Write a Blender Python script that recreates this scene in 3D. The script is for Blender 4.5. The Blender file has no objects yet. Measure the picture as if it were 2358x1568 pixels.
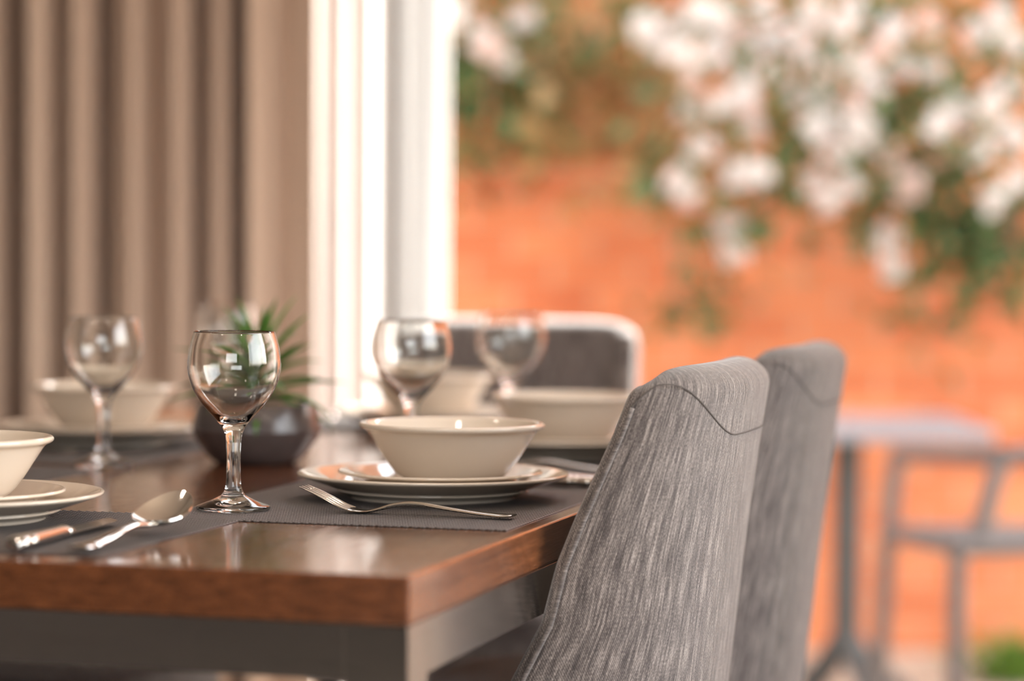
import bpy, math, random
import numpy as np
from mathutils import Matrix, Vector, noise
random.seed(7)
C = bpy.context.scene
COL = C.collection
PI = math.pi

# ------------------------------------------------------------------ camera
F = 6200.0                                   # focal length in pixels of the 2358 px wide frame
CAM_Z = 0.9927
PITCH = math.atan((784 - 582) / F)
ROLL = 0.008
cam_d = bpy.data.cameras.new('camera')
cam = bpy.data.objects.new('camera', cam_d)
COL.objects.link(cam)
cam_d.sensor_width = 36.0
cam_d.lens = F * 36.0 / 2358.0
cam_d.clip_start = 0.05
cam.matrix_world = (Matrix.Translation((0, 0, CAM_Z)) @ Matrix.Rotation(PI / 2 - PITCH, 4, 'X')
                    @ Matrix.Rotation(ROLL, 4, 'Z'))
cam_d.dof.use_dof = True
cam_d.dof.focus_distance = 2.46
cam_d.dof.aperture_fstop = 2.15
cam_d.dof.aperture_blades = 0
C.camera = cam

# ------------------------------------------------------------------ view, sky, sun, lamps
C.view_settings.view_transform = 'Standard'
C.view_settings.look = 'None'
C.view_settings.exposure = 0.90
C.view_settings.gamma = 1.0
C.view_settings.use_curve_mapping = False
C.cycles.use_denoising = True
C.cycles.max_bounces = 14
C.cycles.transmission_bounces = 12
C.cycles.transparent_max_bounces = 12
C.cycles.sample_clamp_indirect = 6.0

SUN_DIR = Vector((0.80, 0.45, 0.60)).normalized()
w = bpy.data.worlds.new('sky')
C.world = w
w.use_nodes = True
nt = w.node_tree
sky = nt.nodes.new('ShaderNodeTexSky')
sky.sky_type = 'NISHITA'
sky.sun_disc = False
sky.sun_elevation = math.asin(SUN_DIR.z)
sky.sun_rotation = math.atan2(SUN_DIR.x, SUN_DIR.y)
sky.air_density = 1.0
sky.dust_density = 2.0
bg = nt.nodes['Background']
hs = nt.nodes.new('ShaderNodeHueSaturation')      # thin white cloud takes the blue out of the sky
hs.inputs['Saturation'].default_value = 0.35
wm = nt.nodes.new('ShaderNodeMixRGB')
wm.blend_type = 'MULTIPLY'
wm.inputs[0].default_value = 1.0
wm.inputs[2].default_value = (1.0, 0.96, 0.91, 1)
nt.links.new(sky.outputs[0], hs.inputs['Color'])
nt.links.new(hs.outputs[0], wm.inputs[1])
nt.links.new(wm.outputs[0], bg.inputs[0])
bg.inputs[1].default_value = 0.75

sun_d = bpy.data.lights.new('sun', 'SUN')
sun_d.energy = 20.0
sun_d.angle = math.radians(1.0)
sun_d.color = (1.0, 0.965, 0.91)
sun = bpy.data.objects.new('sun', sun_d)
COL.objects.link(sun)
sun.rotation_euler = SUN_DIR.to_track_quat('Z', 'Y').to_euler()
sun.location = (4, -3, 6)


def area_light(name, loc, size, size_y, power, color, target):
    d = bpy.data.lights.new(name, 'AREA')
    d.shape = 'RECTANGLE'
    d.size, d.size_y = size, size_y
    d.energy = power
    d.color = color
    o = bpy.data.objects.new(name, d)
    COL.objects.link(o)
    o.location = loc
    o.rotation_euler = (Vector(target) - Vector(loc)).to_track_quat('-Z', 'Y').to_euler()
    return o


# added fill from behind the camera, and the ceiling lamps of the room
area_light('added_rear_fill', (-0.3, -2.9, 1.80), 2.6, 1.0, 9, (1.0, 0.95, 0.90), (-0.3, 0.4, 0.7))
for i, (x, y) in enumerate(((-1.5, 0.4), (0.9, 0.4), (-1.5, 2.6), (-0.3, 1.5))):
    area_light('ceiling_lamp', (x, y, 2.58), 0.16, 0.16, 3, (1.0, 0.86, 0.72), (x, y, 0))
area_light('added_side_fill', (1.60, 1.55, 1.50), 1.0, 1.2, 5, (0.94, 0.97, 1.0), (0.0, 1.2, 0.9)).rotation_euler = (PI / 2, 0, PI / 2)  # added fill that brightens the chair backs from the right

# ------------------------------------------------------------------ helpers
CAM_M = cam.matrix_world.copy()


def at(px, py, Y):
    """world point at depth plane Y that the photo shows at pixel px, py"""
    d = CAM_M.to_3x3() @ Vector(((px - 1179) / F, -(py - 784) / F, -1.0))
    t = Y / d.y
    return Vector((0, 0, CAM_Z)) + d * t


def tag(o, label=None, cat=None, group=None, kind=None):
    if label: o['label'] = label
    if cat: o['category'] = cat
    if group: o['group'] = group
    if kind: o['kind'] = kind
    return o


def mesh_obj(name, verts, faces, mat, parent=None, smooth=True, uvs=None, auto=None):
    me = bpy.data.meshes.new(name)
    me.from_pydata([tuple(v) for v in verts], [], faces)
    if smooth:
        me.polygons.foreach_set('use_smooth', [True] * len(me.polygons))
    if uvs is not None:
        l = me.uv_layers.new(name='UVMap')
        idx = np.zeros(len(me.loops), dtype=np.int32)
        me.loops.foreach_get('vertex_index', idx)
        l.data.foreach_set('uv', np.asarray(uvs, dtype=np.float32)[idx].ravel())
    me.update()
    if auto is not None:
        me.set_sharp_from_angle(angle=math.radians(auto))
    o = bpy.data.objects.new(name, me)
    COL.objects.link(o)
    if mat: me.materials.append(mat)
    if parent: o.parent = parent
    return o


def empty(name, loc=(0, 0, 0), rz=0.0):
    o = bpy.data.objects.new(name, None)
    COL.objects.link(o)
    o.location = loc
    o.rotation_euler = (0, 0, rz)
    o.empty_display_size = 0.05
    return o


KIDS = {}


def dup(root, loc, rz=0.0):
    """a copy of a thing with copies of its parts and sub-parts"""
    c = root.copy()
    COL.objects.link(c)
    c.location = loc
    c.rotation_euler = (0, 0, rz)

    def rec(src, dst):
        for ch in list(src.children):
            k = ch.copy()
            COL.objects.link(k)
            k.parent = dst
            rec(ch, k)
    rec(root, c)
    return c


class MB:
    def __init__(s):
        s.v, s.f = [], []

    def add(s, verts, faces):
        b = len(s.v)
        s.v += [tuple(v) for v in verts]
        s.f += [tuple(i + b for i in f) for f in faces]
        return s

    def box(s, x0, x1, y0, y1, z0, z1, M=None):
        vs = [Vector((x, y, z)) for x in (x0, x1) for y in (y0, y1) for z in (z0, z1)]
        if M: vs = [M @ v for v in vs]
        return s.add(vs, [(0, 1, 3, 2), (4, 6, 7, 5), (0, 4, 5, 1), (2, 3, 7, 6), (0, 2, 6, 4), (1, 5, 7, 3)])

    def tube(s, pts, rad, n=8, flat=None, cap=True, up=Vector((0, 0, 1))):
        """sweep an ellipse along pts; rad a number or list; flat = list of vertical radii"""
        pts = [Vector(p) for p in pts]
        m = len(pts)
        rs = rad if isinstance(rad, (list, tuple)) else [rad] * m
        fl = flat if flat is not None else rs
        fl = fl if isinstance(fl, (list, tuple)) else [fl] * m
        vs, fs = [], []
        prev = None
        for i, p in enumerate(pts):
            t = (pts[min(i + 1, m - 1)] - pts[max(i - 1, 0)]).normalized()
            u = up if abs(t.dot(up)) < 0.97 else Vector((0, 1, 0))
            a = t.cross(u).normalized()
            b = a.cross(t).normalized()
            for k in range(n):
                q = 2 * PI * k / n
                vs.append(p + a * (math.cos(q) * rs[i]) + b * (math.sin(q) * fl[i]))
        for i in range(m - 1):
            for k in range(n):
                k2 = (k + 1) % n
                fs.append((i * n + k, i * n + k2, (i + 1) * n + k2, (i + 1) * n + k))
        if cap:
            fs.append(tuple(range(n))[::-1])
            fs.append(tuple((m - 1) * n + k for k in range(n)))
        return s.add(vs, fs)

    def build(s, name, mat, parent=None, smooth=True, auto=40):
        return mesh_obj(name, s.v, s.f, mat, parent, smooth, auto=auto)


def lathe(prof, n=64):
    vs, fs = [], []
    rings = []
    for r, z in prof:
        if r < 1e-6:
            rings.append([len(vs)])
            vs.append((0, 0, z))
        else:
            rings.append(list(range(len(vs), len(vs) + n)))
            vs += [(r * math.cos(2 * PI * k / n), r * math.sin(2 * PI * k / n), z) for k in range(n)]
    for a, b in zip(rings, rings[1:]):
        for k in range(n):
            k2 = (k + 1) % n
            if len(a) == 1 and len(b) == 1: continue
            if len(a) == 1: fs.append((a[0], b[k2], b[k]))
            elif len(b) == 1: fs.append((a[k], a[k2], b[0]))
            else: fs.append((a[k], a[k2], b[k2], b[k]))
    return vs, fs


def smooth_prof(pts, sub=4):
    """Catmull-Rom through profile points"""
    out = []
    P = [pts[0]] + list(pts) + [pts[-1]]
    for i in range(1, len(P) - 2):
        p0, p1, p2, p3 = P[i - 1], P[i], P[i + 1], P[i + 2]
        for k in range(sub):
            t = k / sub
            out.append(tuple(0.5 * ((2 * p1[j]) + (-p0[j] + p2[j]) * t + (2 * p0[j] - 5 * p1[j] + 4 * p2[j] - p3[j]) * t * t
                                    + (-p0[j] + 3 * p1[j] - 3 * p2[j] + p3[j]) * t ** 3) for j in range(len(p1))))
    out.append(tuple(pts[-1]))
    return out


# ------------------------------------------------------------------ materials
def mat_new(name):
    m = bpy.data.materials.new(name)
    m.use_nodes = True
    n = m.node_tree
    return m, n, n.nodes['Principled BSDF'], n.nodes, n.links


def plain(name, col, rough=0.5, metal=0.0, spec=0.5, coat=0.0, sheen=0.0, var=0.0, vscale=20.0, bump=0.0):
    m, n, b, N, L = mat_new(name)
    b.inputs['Base Color'].default_value = (*col, 1)
    b.inputs['Roughness'].default_value = rough
    b.inputs['Metallic'].default_value = metal
    b.inputs['Specular IOR Level'].default_value = spec
    b.inputs['Coat Weight'].default_value = coat
    b.inputs['Sheen Weight'].default_value = sheen
    if var or bump:
        tc = N.new('ShaderNodeTexCoord')
        ns = N.new('ShaderNodeTexNoise')
        ns.inputs['Scale'].default_value = vscale
        ns.inputs['Detail'].default_value = 4
        L.new(tc.outputs['Object'], ns.inputs['Vector'])
        if var:
            hs = N.new('ShaderNodeMixRGB')
            hs.inputs[1].default_value = (*[c * (1 - var) for c in col], 1)
            hs.inputs[2].default_value = (*[min(1, c * (1 + var)) for c in col], 1)
            L.new(ns.outputs['Fac'], hs.inputs[0])
            L.new(hs.outputs[0], b.inputs['Base Color'])
        if bump:
            bp = N.new('ShaderNodeBump')
            bp.inputs['Strength'].default_value = bump
            bp.inputs['Distance'].default_value = 0.002
            L.new(ns.outputs['Fac'], bp.inputs['Height'])
            L.new(bp.outputs[0], b.inputs['Normal'])
    return m


def wood_mat():
    m, n, b, N, L = mat_new('walnut_wood')
    tc = N.new('ShaderNodeTexCoord')
    mp = N.new('ShaderNodeMapping')
    mp.inputs['Scale'].default_value = (1.0, 9.0, 36.0)     # grain runs along the table's length (local x)
    L.new(tc.outputs['Object'], mp.inputs['Vector'])
    n1 = N.new('ShaderNodeTexNoise')
    n1.inputs['Scale'].default_value = 5.0
    n1.inputs['Detail'].default_value = 6
    n1.inputs['Roughness'].default_value = 0.6
    n1.inputs['Distortion'].default_value = 0.6
    L.new(mp.outputs[0], n1.inputs['Vector'])
    mp2 = N.new('ShaderNodeMapping')
    mp2.inputs['Scale'].default_value = (3.0, 60.0, 140.0)
    L.new(tc.outputs['Object'], mp2.inputs['Vector'])
    n2 = N.new('ShaderNodeTexNoise')
    n2.inputs['Scale'].default_value = 7.0
    n2.inputs['Detail'].default_value = 3
    L.new(mp2.outputs[0], n2.inputs['Vector'])
    cr = N.new('ShaderNodeValToRGB')
    cr.color_ramp.elements[0].position = 0.30
    cr.color_ramp.elements[0].color = (0.085, 0.027, 0.009, 1)
    cr.color_ramp.elements[1].position = 0.70
    cr.color_ramp.elements[1].color = (0.23, 0.078, 0.027, 1)
    L.new(n1.outputs['Fac'], cr.inputs[0])
    r2 = N.new('ShaderNodeValToRGB')
    r2.color_ramp.elements[0].position = 0.38
    r2.color_ramp.elements[0].color = (0.45, 0.45, 0.45, 1)
    r2.color_ramp.elements[1].position = 0.52
    r2.color_ramp.elements[1].color = (1, 1, 1, 1)
    L.new(n2.outputs['Fac'], r2.inputs[0])
    mx = N.new('ShaderNodeMixRGB')
    mx.blend_type = 'MULTIPLY'
    mx.inputs[0].default_value = 0.8
    L.new(cr.outputs[0], mx.inputs[1])
    L.new(r2.outputs[0], mx.inputs[2])
    L.new(mx.outputs[0], b.inputs['Base Color'])
    b.inputs['Roughness'].default_value = 0.11
    b.inputs['Coat Weight'].default_value = 0.35
    b.inputs['Coat Roughness'].default_value = 0.10
    b.inputs['Specular IOR Level'].default_value = 0.5
    bp = N.new('ShaderNodeBump')
    bp.inputs['Strength'].default_value = 0.3
    bp.inputs['Distance'].default_value = 0.0006
    L.new(r2.outputs[0], bp.inputs['Height'])
    L.new(bp.outputs[0], b.inputs['Normal'])
    return m


def fabric_mat():
    m, n, b, N, L = mat_new('heathered_upholstery')
    uv = N.new('ShaderNodeUVMap')
    uv.uv_map = 'UVMap'

    def noise_at(sx, sy, detail=2):
        mp = N.new('ShaderNodeMapping')
        mp.inputs['Scale'].default_value = (sx, sy, 1)
        L.new(uv.outputs[0], mp.inputs['Vector'])
        t = N.new('ShaderNodeTexNoise')
        t.inputs['Scale'].default_value = 1.0
        t.inputs['Detail'].default_value = detail
        L.new(mp.outputs[0], t.inputs['Vector'])
        return t.outputs['Fac']
    stripes = noise_at(430, 34, 3)
    broad = noise_at(90, 6, 2)
    thread = noise_at(800, 420, 1)
    sep = N.new('ShaderNodeSeparateXYZ')
    L.new(uv.outputs[0], sep.inputs[0])

    def math_(op, a, bval):
        q = N.new('ShaderNodeMath')
        q.operation = op
        for i, v in enumerate((a, bval)):
            if v is None: continue
            if isinstance(v, (int, float)): q.inputs[i].default_value = v
            else: L.new(v, q.inputs[i])
        return q.outputs[0]
    su = math_('SINE', math_('MULTIPLY', sep.outputs[0], 2 * PI / 0.0024), None)
    sv = math_('SINE', math_('MULTIPLY', sep.outputs[1], 2 * PI / 0.0024), None)
    weave = math_('ADD', math_('MULTIPLY', math_('MULTIPLY', su, sv), 0.5), 0.5)
    a = math_('ADD', math_('MULTIPLY', stripes, 1.15), math_('MULTIPLY', broad, 0.55))
    a = math_('ADD', a, math_('MULTIPLY', thread, 0.75))
    a = math_('ADD', a, math_('MULTIPLY', weave, 0.42))
    a = math_('SUBTRACT', a, 0.94)
    cr = N.new('ShaderNodeValToRGB')
    cr.color_ramp.elements[0].position = 0.12
    cr.color_ramp.elements[0].color = (0.034, 0.029, 0.029, 1)
    cr.color_ramp.elements[1].position = 0.92
    cr.color_ramp.elements[1].color = (0.46, 0.405, 0.372, 1)
    e = cr.color_ramp.elements.new(0.5)
    e.color = (0.132, 0.111, 0.105, 1)
    L.new(a, cr.inputs[0])
    L.new(cr.outputs[0], b.inputs['Base Color'])
    b.inputs['Roughness'].default_value = 0.9
    b.inputs['Specular IOR Level'].default_value = 0.25
    b.inputs['Sheen Weight'].default_value = 0.45
    b.inputs['Sheen Roughness'].default_value = 0.5
    bp = N.new('ShaderNodeBump')
    bp.inputs['Strength'].default_value = 0.5
    bp.inputs['Distance'].default_value = 0.0006
    L.new(weave, bp.inputs['Height'])
    L.new(bp.outputs[0], b.inputs['Normal'])
    return m


def brick_mat():
    m, n, b, N, L = mat_new('orange_brick')
    tc = N.new('ShaderNodeTexCoord')
    mp = N.new('ShaderNodeMapping')
    mp.inputs['Rotation'].default_value = (-PI / 2, 0, 0)
    L.new(tc.outputs['Object'], mp.inputs['Vector'])
    br = N.new('ShaderNodeTexBrick')
    br.inputs['Scale'].default_value = 1.0
    br.inputs['Brick Width'].default_value = 0.225
    br.inputs['Row Height'].default_value = 0.075
    br.inputs['Mortar Size'].default_value = 0.008
    br.inputs['Color1'].default_value = (0.54, 0.145, 0.048, 1)
    br.inputs['Color2'].default_value = (0.70, 0.255, 0.105, 1)
    br.inputs['Mortar'].default_value = (0.56, 0.31, 0.19, 1)
    L.new(mp.outputs[0], br.inputs['Vector'])
    ns = N.new('ShaderNodeTexNoise')
    ns.inputs['Scale'].default_value = 1.6
    ns.inputs['Detail'].default_value = 3
    L.new(tc.outputs['Object'], ns.inputs['Vector'])
    cr = N.new('ShaderNodeValToRGB')
    cr.color_ramp.elements[0].position = 0.35
    cr.color_ramp.elements[0].color = (0.70, 0.56, 0.50, 1)
    cr.color_ramp.elements[1].position = 0.66
    cr.color_ramp.elements[1].color = (1.0, 1.0, 1.0, 1)
    L.new(ns.outputs['Fac'], cr.inputs[0])
    mx = N.new('ShaderNodeMixRGB')
    mx.blend_type = 'MULTIPLY'
    mx.inputs[0].default_value = 1.0
    L.new(br.outputs['Color'], mx.inputs[1])
    L.new(cr.outputs[0], mx.inputs[2])
    L.new(mx.outputs[0], b.inputs['Base Color'])
    b.inputs['Roughness'].default_value = 0.9
    return m


def sheer_mat(name='white_voile', dens=0.54, front=0.62):
    m, n, b, N, L = mat_new(name)
    out = N['Material Output']
    d = N.new('ShaderNodeBsdfDiffuse')
    d.inputs[0].default_value = (front, front, front * 0.99, 1)
    t = N.new('ShaderNodeBsdfTranslucent')
    t.inputs[0].default_value = (dens, dens, dens * 0.985, 1)
    p = N.new('ShaderNodeBsdfTransparent')
    m1 = N.new('ShaderNodeMixShader')
    m1.inputs[0].default_value = 0.5
    L.new(d.outputs[0], m1.inputs[1])
    L.new(t.outputs[0], m1.inputs[2])
    m2 = N.new('ShaderNodeMixShader')
    m2.inputs[0].default_value = 0.12
    L.new(m1.outputs[0], m2.inputs[1])
    L.new(p.outputs[0], m2.inputs[2])
    L.new(m2.outputs[0], out.inputs[0])
    return m


def leaf_mat(name, c1, c2, trans=0.25):
    m, n, b, N, L = mat_new(name)
    tc = N.new('ShaderNodeTexCoord')
    ns = N.new('ShaderNodeTexNoise')
    ns.inputs['Scale'].default_value = 14
    L.new(tc.outputs['Object'], ns.inputs['Vector'])
    cr = N.new('ShaderNodeValToRGB')
    cr.color_ramp.elements[0].position = 0.3
    cr.color_ramp.elements[0].color = (*c1, 1)
    cr.color_ramp.elements[1].position = 0.7
    cr.color_ramp.elements[1].color = (*c2, 1)
    L.new(ns.outputs['Fac'], cr.inputs[0])
    L.new(cr.outputs[0], b.inputs['Base Color'])
    b.inputs['Roughness'].default_value = 0.5
    out = N['Material Output']
    t = N.new('ShaderNodeBsdfTranslucent')
    L.new(cr.outputs[0], t.inputs[0])
    mx = N.new('ShaderNodeMixShader')
    mx.inputs[0].default_value = trans
    L.new(b.outputs[0], mx.inputs[1])
    L.new(t.outputs[0], mx.inputs[2])
    L.new(mx.outputs[0], out.inputs[0])
    return m


def glass_mat(name, col=(1, 1, 1), ior=1.5):
    m, n, b, N, L = mat_new(name)
    b.inputs['Base Color'].default_value = (*col, 1)
    b.inputs['Transmission Weight'].default_value = 1.0
    b.inputs['Roughness'].default_value = 0.0
    b.inputs['IOR'].default_value = ior
    return m


def pane_mat():
    m, n, b, N, L = mat_new('window_glass')
    t = N.new('ShaderNodeBsdfTransparent')
    g = N.new('ShaderNodeBsdfGlossy')
    g.inputs['Roughness'].default_value = 0.0
    fr = N.new('ShaderNodeFresnel')
    fr.inputs['IOR'].default_value = 1.45
    mx = N.new('ShaderNodeMixShader')
    L.new(fr.outputs[0], mx.inputs[0])
    L.new(t.outputs[0], mx.inputs[1])
    L.new(g.outputs[0], mx.inputs[2])
    L.new(mx.outputs[0], N['Material Output'].inputs[0])
    return m


def steel_mat():
    m, n, b, N, L = mat_new('brushed_steel')
    tc = N.new('ShaderNodeTexCoord')
    mp = N.new('ShaderNodeMapping')
    mp.inputs['Scale'].default_value = (3, 3, 300)
    L.new(tc.outputs['Object'], mp.inputs['Vector'])
    ns = N.new('ShaderNodeTexNoise')
    ns.inputs['Scale'].default_value = 3
    L.new(mp.outputs[0], ns.inputs['Vector'])
    mr = N.new('ShaderNodeMapRange')
    mr.inputs[3].default_value = 0.12
    mr.inputs[4].default_value = 0.22
    L.new(ns.outputs['Fac'], mr.inputs[0])
    L.new(mr.outputs[0], b.inputs['Roughness'])
    b.inputs['Base Color'].default_value = (0.42, 0.395, 0.37, 1)
    b.inputs['Metallic'].default_value = 1.0
    return m


def paving_mat():
    m, n, b, N, L = mat_new('beige_paving')
    tc = N.new('ShaderNodeTexCoord')
    br = N.new('ShaderNodeTexBrick')
    br.inputs['Scale'].default_value = 1.0
    br.inputs['Brick Width'].default_value = 0.6
    br.inputs['Row Height'].default_value = 0.4
    br.inputs['Mortar Size'].default_value = 0.01
    br.inputs['Color1'].default_value = (0.46, 0.37, 0.28, 1)
    br.inputs['Color2'].default_value = (0.42, 0.33, 0.25, 1)
    br.inputs['Mortar'].default_value = (0.25, 0.20, 0.15, 1)
    L.new(tc.outputs['Object'], br.inputs['Vector'])
    L.new(br.outputs[0], b.inputs['Base Color'])
    b.inputs['Roughness'].default_value = 0.9
    return m


def floor_mat():
    m, n, b, N, L = mat_new('grey_floor_tiles')
    tc = N.new('ShaderNodeTexCoord')
    br = N.new('ShaderNodeTexBrick')
    br.offset = 0.0
    br.inputs['Scale'].default_value = 1.0
    br.inputs['Brick Width'].default_value = 0.6
    br.inputs['Row Height'].default_value = 0.6
    br.inputs['Mortar Size'].default_value = 0.004
    br.inputs['Color1'].default_value = (0.20, 0.175, 0.155, 1)
    br.inputs['Color2'].default_value = (0.175, 0.153, 0.137, 1)
    br.inputs['Mortar'].default_value = (0.16, 0.14, 0.12, 1)
    L.new(tc.outputs['Object'], br.inputs['Vector'])
    L.new(br.outputs[0], b.inputs['Base Color'])
    b.inputs['Roughness'].default_value = 0.35
    return m


def weave_mat():
    """charcoal strands; dark gaps and lit tops painted in by strand height"""
    m, n, b, N, L = mat_new('woven_vinyl')
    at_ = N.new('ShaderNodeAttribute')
    at_.attribute_name = 'weave_shade'
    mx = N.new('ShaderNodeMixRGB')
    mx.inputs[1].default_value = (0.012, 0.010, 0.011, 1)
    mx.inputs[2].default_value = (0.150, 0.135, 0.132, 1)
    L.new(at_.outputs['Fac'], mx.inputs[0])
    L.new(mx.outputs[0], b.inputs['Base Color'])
    b.inputs['Roughness'].default_value = 0.42
    b.inputs['Specular IOR Level'].default_value = 0.45
    return m


M = dict(
    wood=wood_mat(), fabric=fabric_mat(), brick=brick_mat(), sheer=sheer_mat(), sheer2=sheer_mat('dense_voile', 0.20, 0.56), steel=steel_mat(),
    paving=paving_mat(), floor=floor_mat(),
    wall=plain('warm_white_plaster', (0.72, 0.66, 0.58), 0.9, var=0.03, vscale=3),
    darkwall=plain('dark_taupe_paint', (0.085, 0.072, 0.066), 0.8, var=0.05, vscale=3),
    frame=plain('white_painted_frame', (0.86, 0.86, 0.83), 0.35),
    curtain=plain('taupe_curtain_cloth', (0.62, 0.47, 0.365), 0.95, spec=0.2, sheen=0.3, var=0.08, vscale=180, bump=0.15),
    china=plain('cream_porcelain', (0.74, 0.64, 0.53), 0.08, spec=0.5, coat=0.3),
    glass=glass_mat('clear_glass', (0.99, 1.0, 0.99)),
    pane=pane_mat(),
    mat=weave_mat(),
    metal=plain('polished_stainless', (0.72, 0.69, 0.65), 0.10, metal=1.0),
    pot=plain('dark_glazed_ceramic', (0.095, 0.077, 0.074), 0.22, spec=0.6, var=0.25, vscale=60),
    soil=plain('pale_gravel', (0.30, 0.22, 0.17), 0.95, var=0.5, vscale=150, bump=0.8),
    succulent=leaf_mat('succulent_green', (0.055, 0.15, 0.022), (0.15, 0.33, 0.050), 0.2),
    leg=plain('dark_stained_leg', (0.035, 0.026, 0.020), 0.4),
    thread=plain('dark_seam_thread', (0.11, 0.095, 0.088), 0.9),
    leaf=leaf_mat('climber_leaf', (0.035, 0.075, 0.022), (0.10, 0.16, 0.05), 0.3),
    dryleaf=leaf_mat('autumn_leaf', (0.40, 0.25, 0.11), (0.54, 0.38, 0.18), 0.3),
    grass=leaf_mat('bright_green_leaf', (0.09, 0.20, 0.015), (0.20, 0.33, 0.03), 0.3),
    bark=plain('brown_bark', (0.22, 0.14, 0.09), 0.95, var=0.3, vscale=30),
    petal=leaf_mat('white_petal', (0.66, 0.63, 0.61), (0.72, 0.70, 0.685), 0.4),
    pinkpetal=leaf_mat('blush_petal', (0.62, 0.48, 0.44), (0.68, 0.55, 0.51), 0.4),
    cafe=plain('grey_powder_coat', (0.045, 0.047, 0.047), 0.5),
    cafechair=plain('grey_brown_powder_coat', (0.105, 0.092, 0.088), 0.5),
    cafetop=plain('pale_grey_laminate', (0.27, 0.28, 0.31), 0.3),
)

# ------------------------------------------------------------------ room shell
ROOM_B, BACK_Y, LEFT_X, RIGHT_X, CEIL = -3.0, 4.78, -2.9, 1.62, 2.62


def struct(name, mb, mat, parent=None, smooth=False):
    o = mb.build(name, mat, parent, smooth, auto=None)
    if parent is None: o['kind'] = 'structure'
    return o


struct('floor', MB().box(LEFT_X - 0.1, RIGHT_X + 0.1, ROOM_B - 0.1, BACK_Y + 0.1, -0.08, 0.0), M['floor'])
struct('ceiling', MB().box(LEFT_X - 0.1, RIGHT_X + 0.1, ROOM_B - 0.1, BACK_Y + 0.1, CEIL, CEIL + 0.1), M['wall'])
struct('wall_left', MB().box(LEFT_X - 0.1, LEFT_X, ROOM_B, BACK_Y, 0, CEIL), M['darkwall'])
# right wall: unseen, openings added for side fill and sun on the far seat
G0, G1 = 4.18, 4.74
struct('wall_right', MB().box(RIGHT_X, RIGHT_X + 0.1, ROOM_B, 0.5, 0, CEIL).box(RIGHT_X, RIGHT_X + 0.1, 2.6, G0, 0, CEIL)
       .box(RIGHT_X, RIGHT_X + 0.1, 0.5, 2.6, 0, 0.8).box(RIGHT_X, RIGHT_X + 0.1, 0.5, 2.6, 2.2, CEIL)
       .box(RIGHT_X, RIGHT_X + 0.1, G0, G1, 0, 0.35).box(RIGHT_X, RIGHT_X + 0.1, G0, G1, 1.74, CEIL).box(RIGHT_X, RIGHT_X + 0.1, G1, BACK_Y, 0, CEIL), M['wall'])
# wall behind the camera, with an opening added for the rear fill
struct('wall_front', MB().box(LEFT_X, RIGHT_X, ROOM_B - 0.1, ROOM_B, 0, 1.25).box(LEFT_X, RIGHT_X, ROOM_B - 0.1, ROOM_B, 2.35, CEIL)
       .box(LEFT_X, -1.65, ROOM_B - 0.1, ROOM_B, 1.25, 2.35).box(1.05, RIGHT_X, ROOM_B - 0.1, ROOM_B, 1.25, 2.35), M['darkwall'])
# back wall: solid behind the curtain, window behind the voile, wide door opening to the patio
WX0, WX1 = -0.46, -0.13
struct('wall_back', MB().box(LEFT_X, WX0, BACK_Y, BACK_Y + 0.1, 0, CEIL)
       .box(WX0, RIGHT_X, BACK_Y, BACK_Y + 0.1, 2.42, CEIL), M['wall'])
wf = struct('window_1', MB().box(WX0, WX0 + 0.04, BACK_Y + 0.06, BACK_Y + 0.10, 0, 2.42)
            .box(WX0, -0.15, BACK_Y + 0.06, BACK_Y + 0.10, 0, 0.10).box(WX0, -0.15, BACK_Y + 0.06, BACK_Y + 0.10, 2.34, 2.42), M['frame'])
struct('window_pane', MB().box(WX0 + 0.04, -0.15, BACK_Y + 0.08, BACK_Y + 0.085, 0.10, 2.34), M['pane'], wf)
struct('door_1', MB().box(-0.15, -0.118, BACK_Y + 0.06, BACK_Y + 0.10, 0, 2.42).box(-0.15, RIGHT_X, BACK_Y, BACK_Y + 0.1, 2.40, 2.43), M['frame'])
struct('window_added', MB().box(RIGHT_X + 0.03, RIGHT_X + 0.07, G0, G0 + 0.03, 0.35, 1.74).box(RIGHT_X + 0.03, RIGHT_X + 0.07, G1 - 0.03, G1, 0.35, 1.74)
       .box(RIGHT_X + 0.03, RIGHT_X + 0.07, G0, G1, 0.35, 0.38).box(RIGHT_X + 0.03, RIGHT_X + 0.07, G0, G1, 1.71, 1.74), M['frame'])  # added unseen window, shaped to let sun onto the far chair seat

# outside: patio and brick wall
PATIO_Z = -0.10
WALL_Y = 7.40
struct('floor_patio', MB().box(-5, 8, BACK_Y + 0.1, WALL_Y + 0.3, PATIO_Z - 0.1, PATIO_Z).box(RIGHT_X + 0.1, 8, -4, BACK_Y + 0.1, PATIO_Z - 0.1, PATIO_Z), M['paving'])
struct('wall_garden', MB().box(-5, 8, WALL_Y, WALL_Y + 0.22, PATIO_Z, 3.4), M['brick'])

# ------------------------------------------------------------------ curtains
def curtain_mesh(name, xs, ys, z0, z1, mat, thick, flare=0.0, nz=26):
    vs, fs = [], []
    n = len(xs)
    for j in range(nz + 1):
        z = z0 + (z1 - z0) * j / nz
        k = (1 - j / nz)
        for i, (x, y) in enumerate(zip(xs, ys)):
            yy = y + 0.006 * k * math.sin(i * 0.31 + j * 0.2)
            vs.append((x + flare * k * (i / n), yy, z))
    for j in range(nz):
        for i in range(n - 1):
            fs.append((j * n + i, j * n + i + 1, (j + 1) * n + i + 1, (j + 1) * n + i))
    o = mesh_obj(name, vs, fs, mat)
    if thick > 0.001:
        md = o.modifiers.new('solid', 'SOLIDIFY')
        md.thickness = thick
    return o


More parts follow.
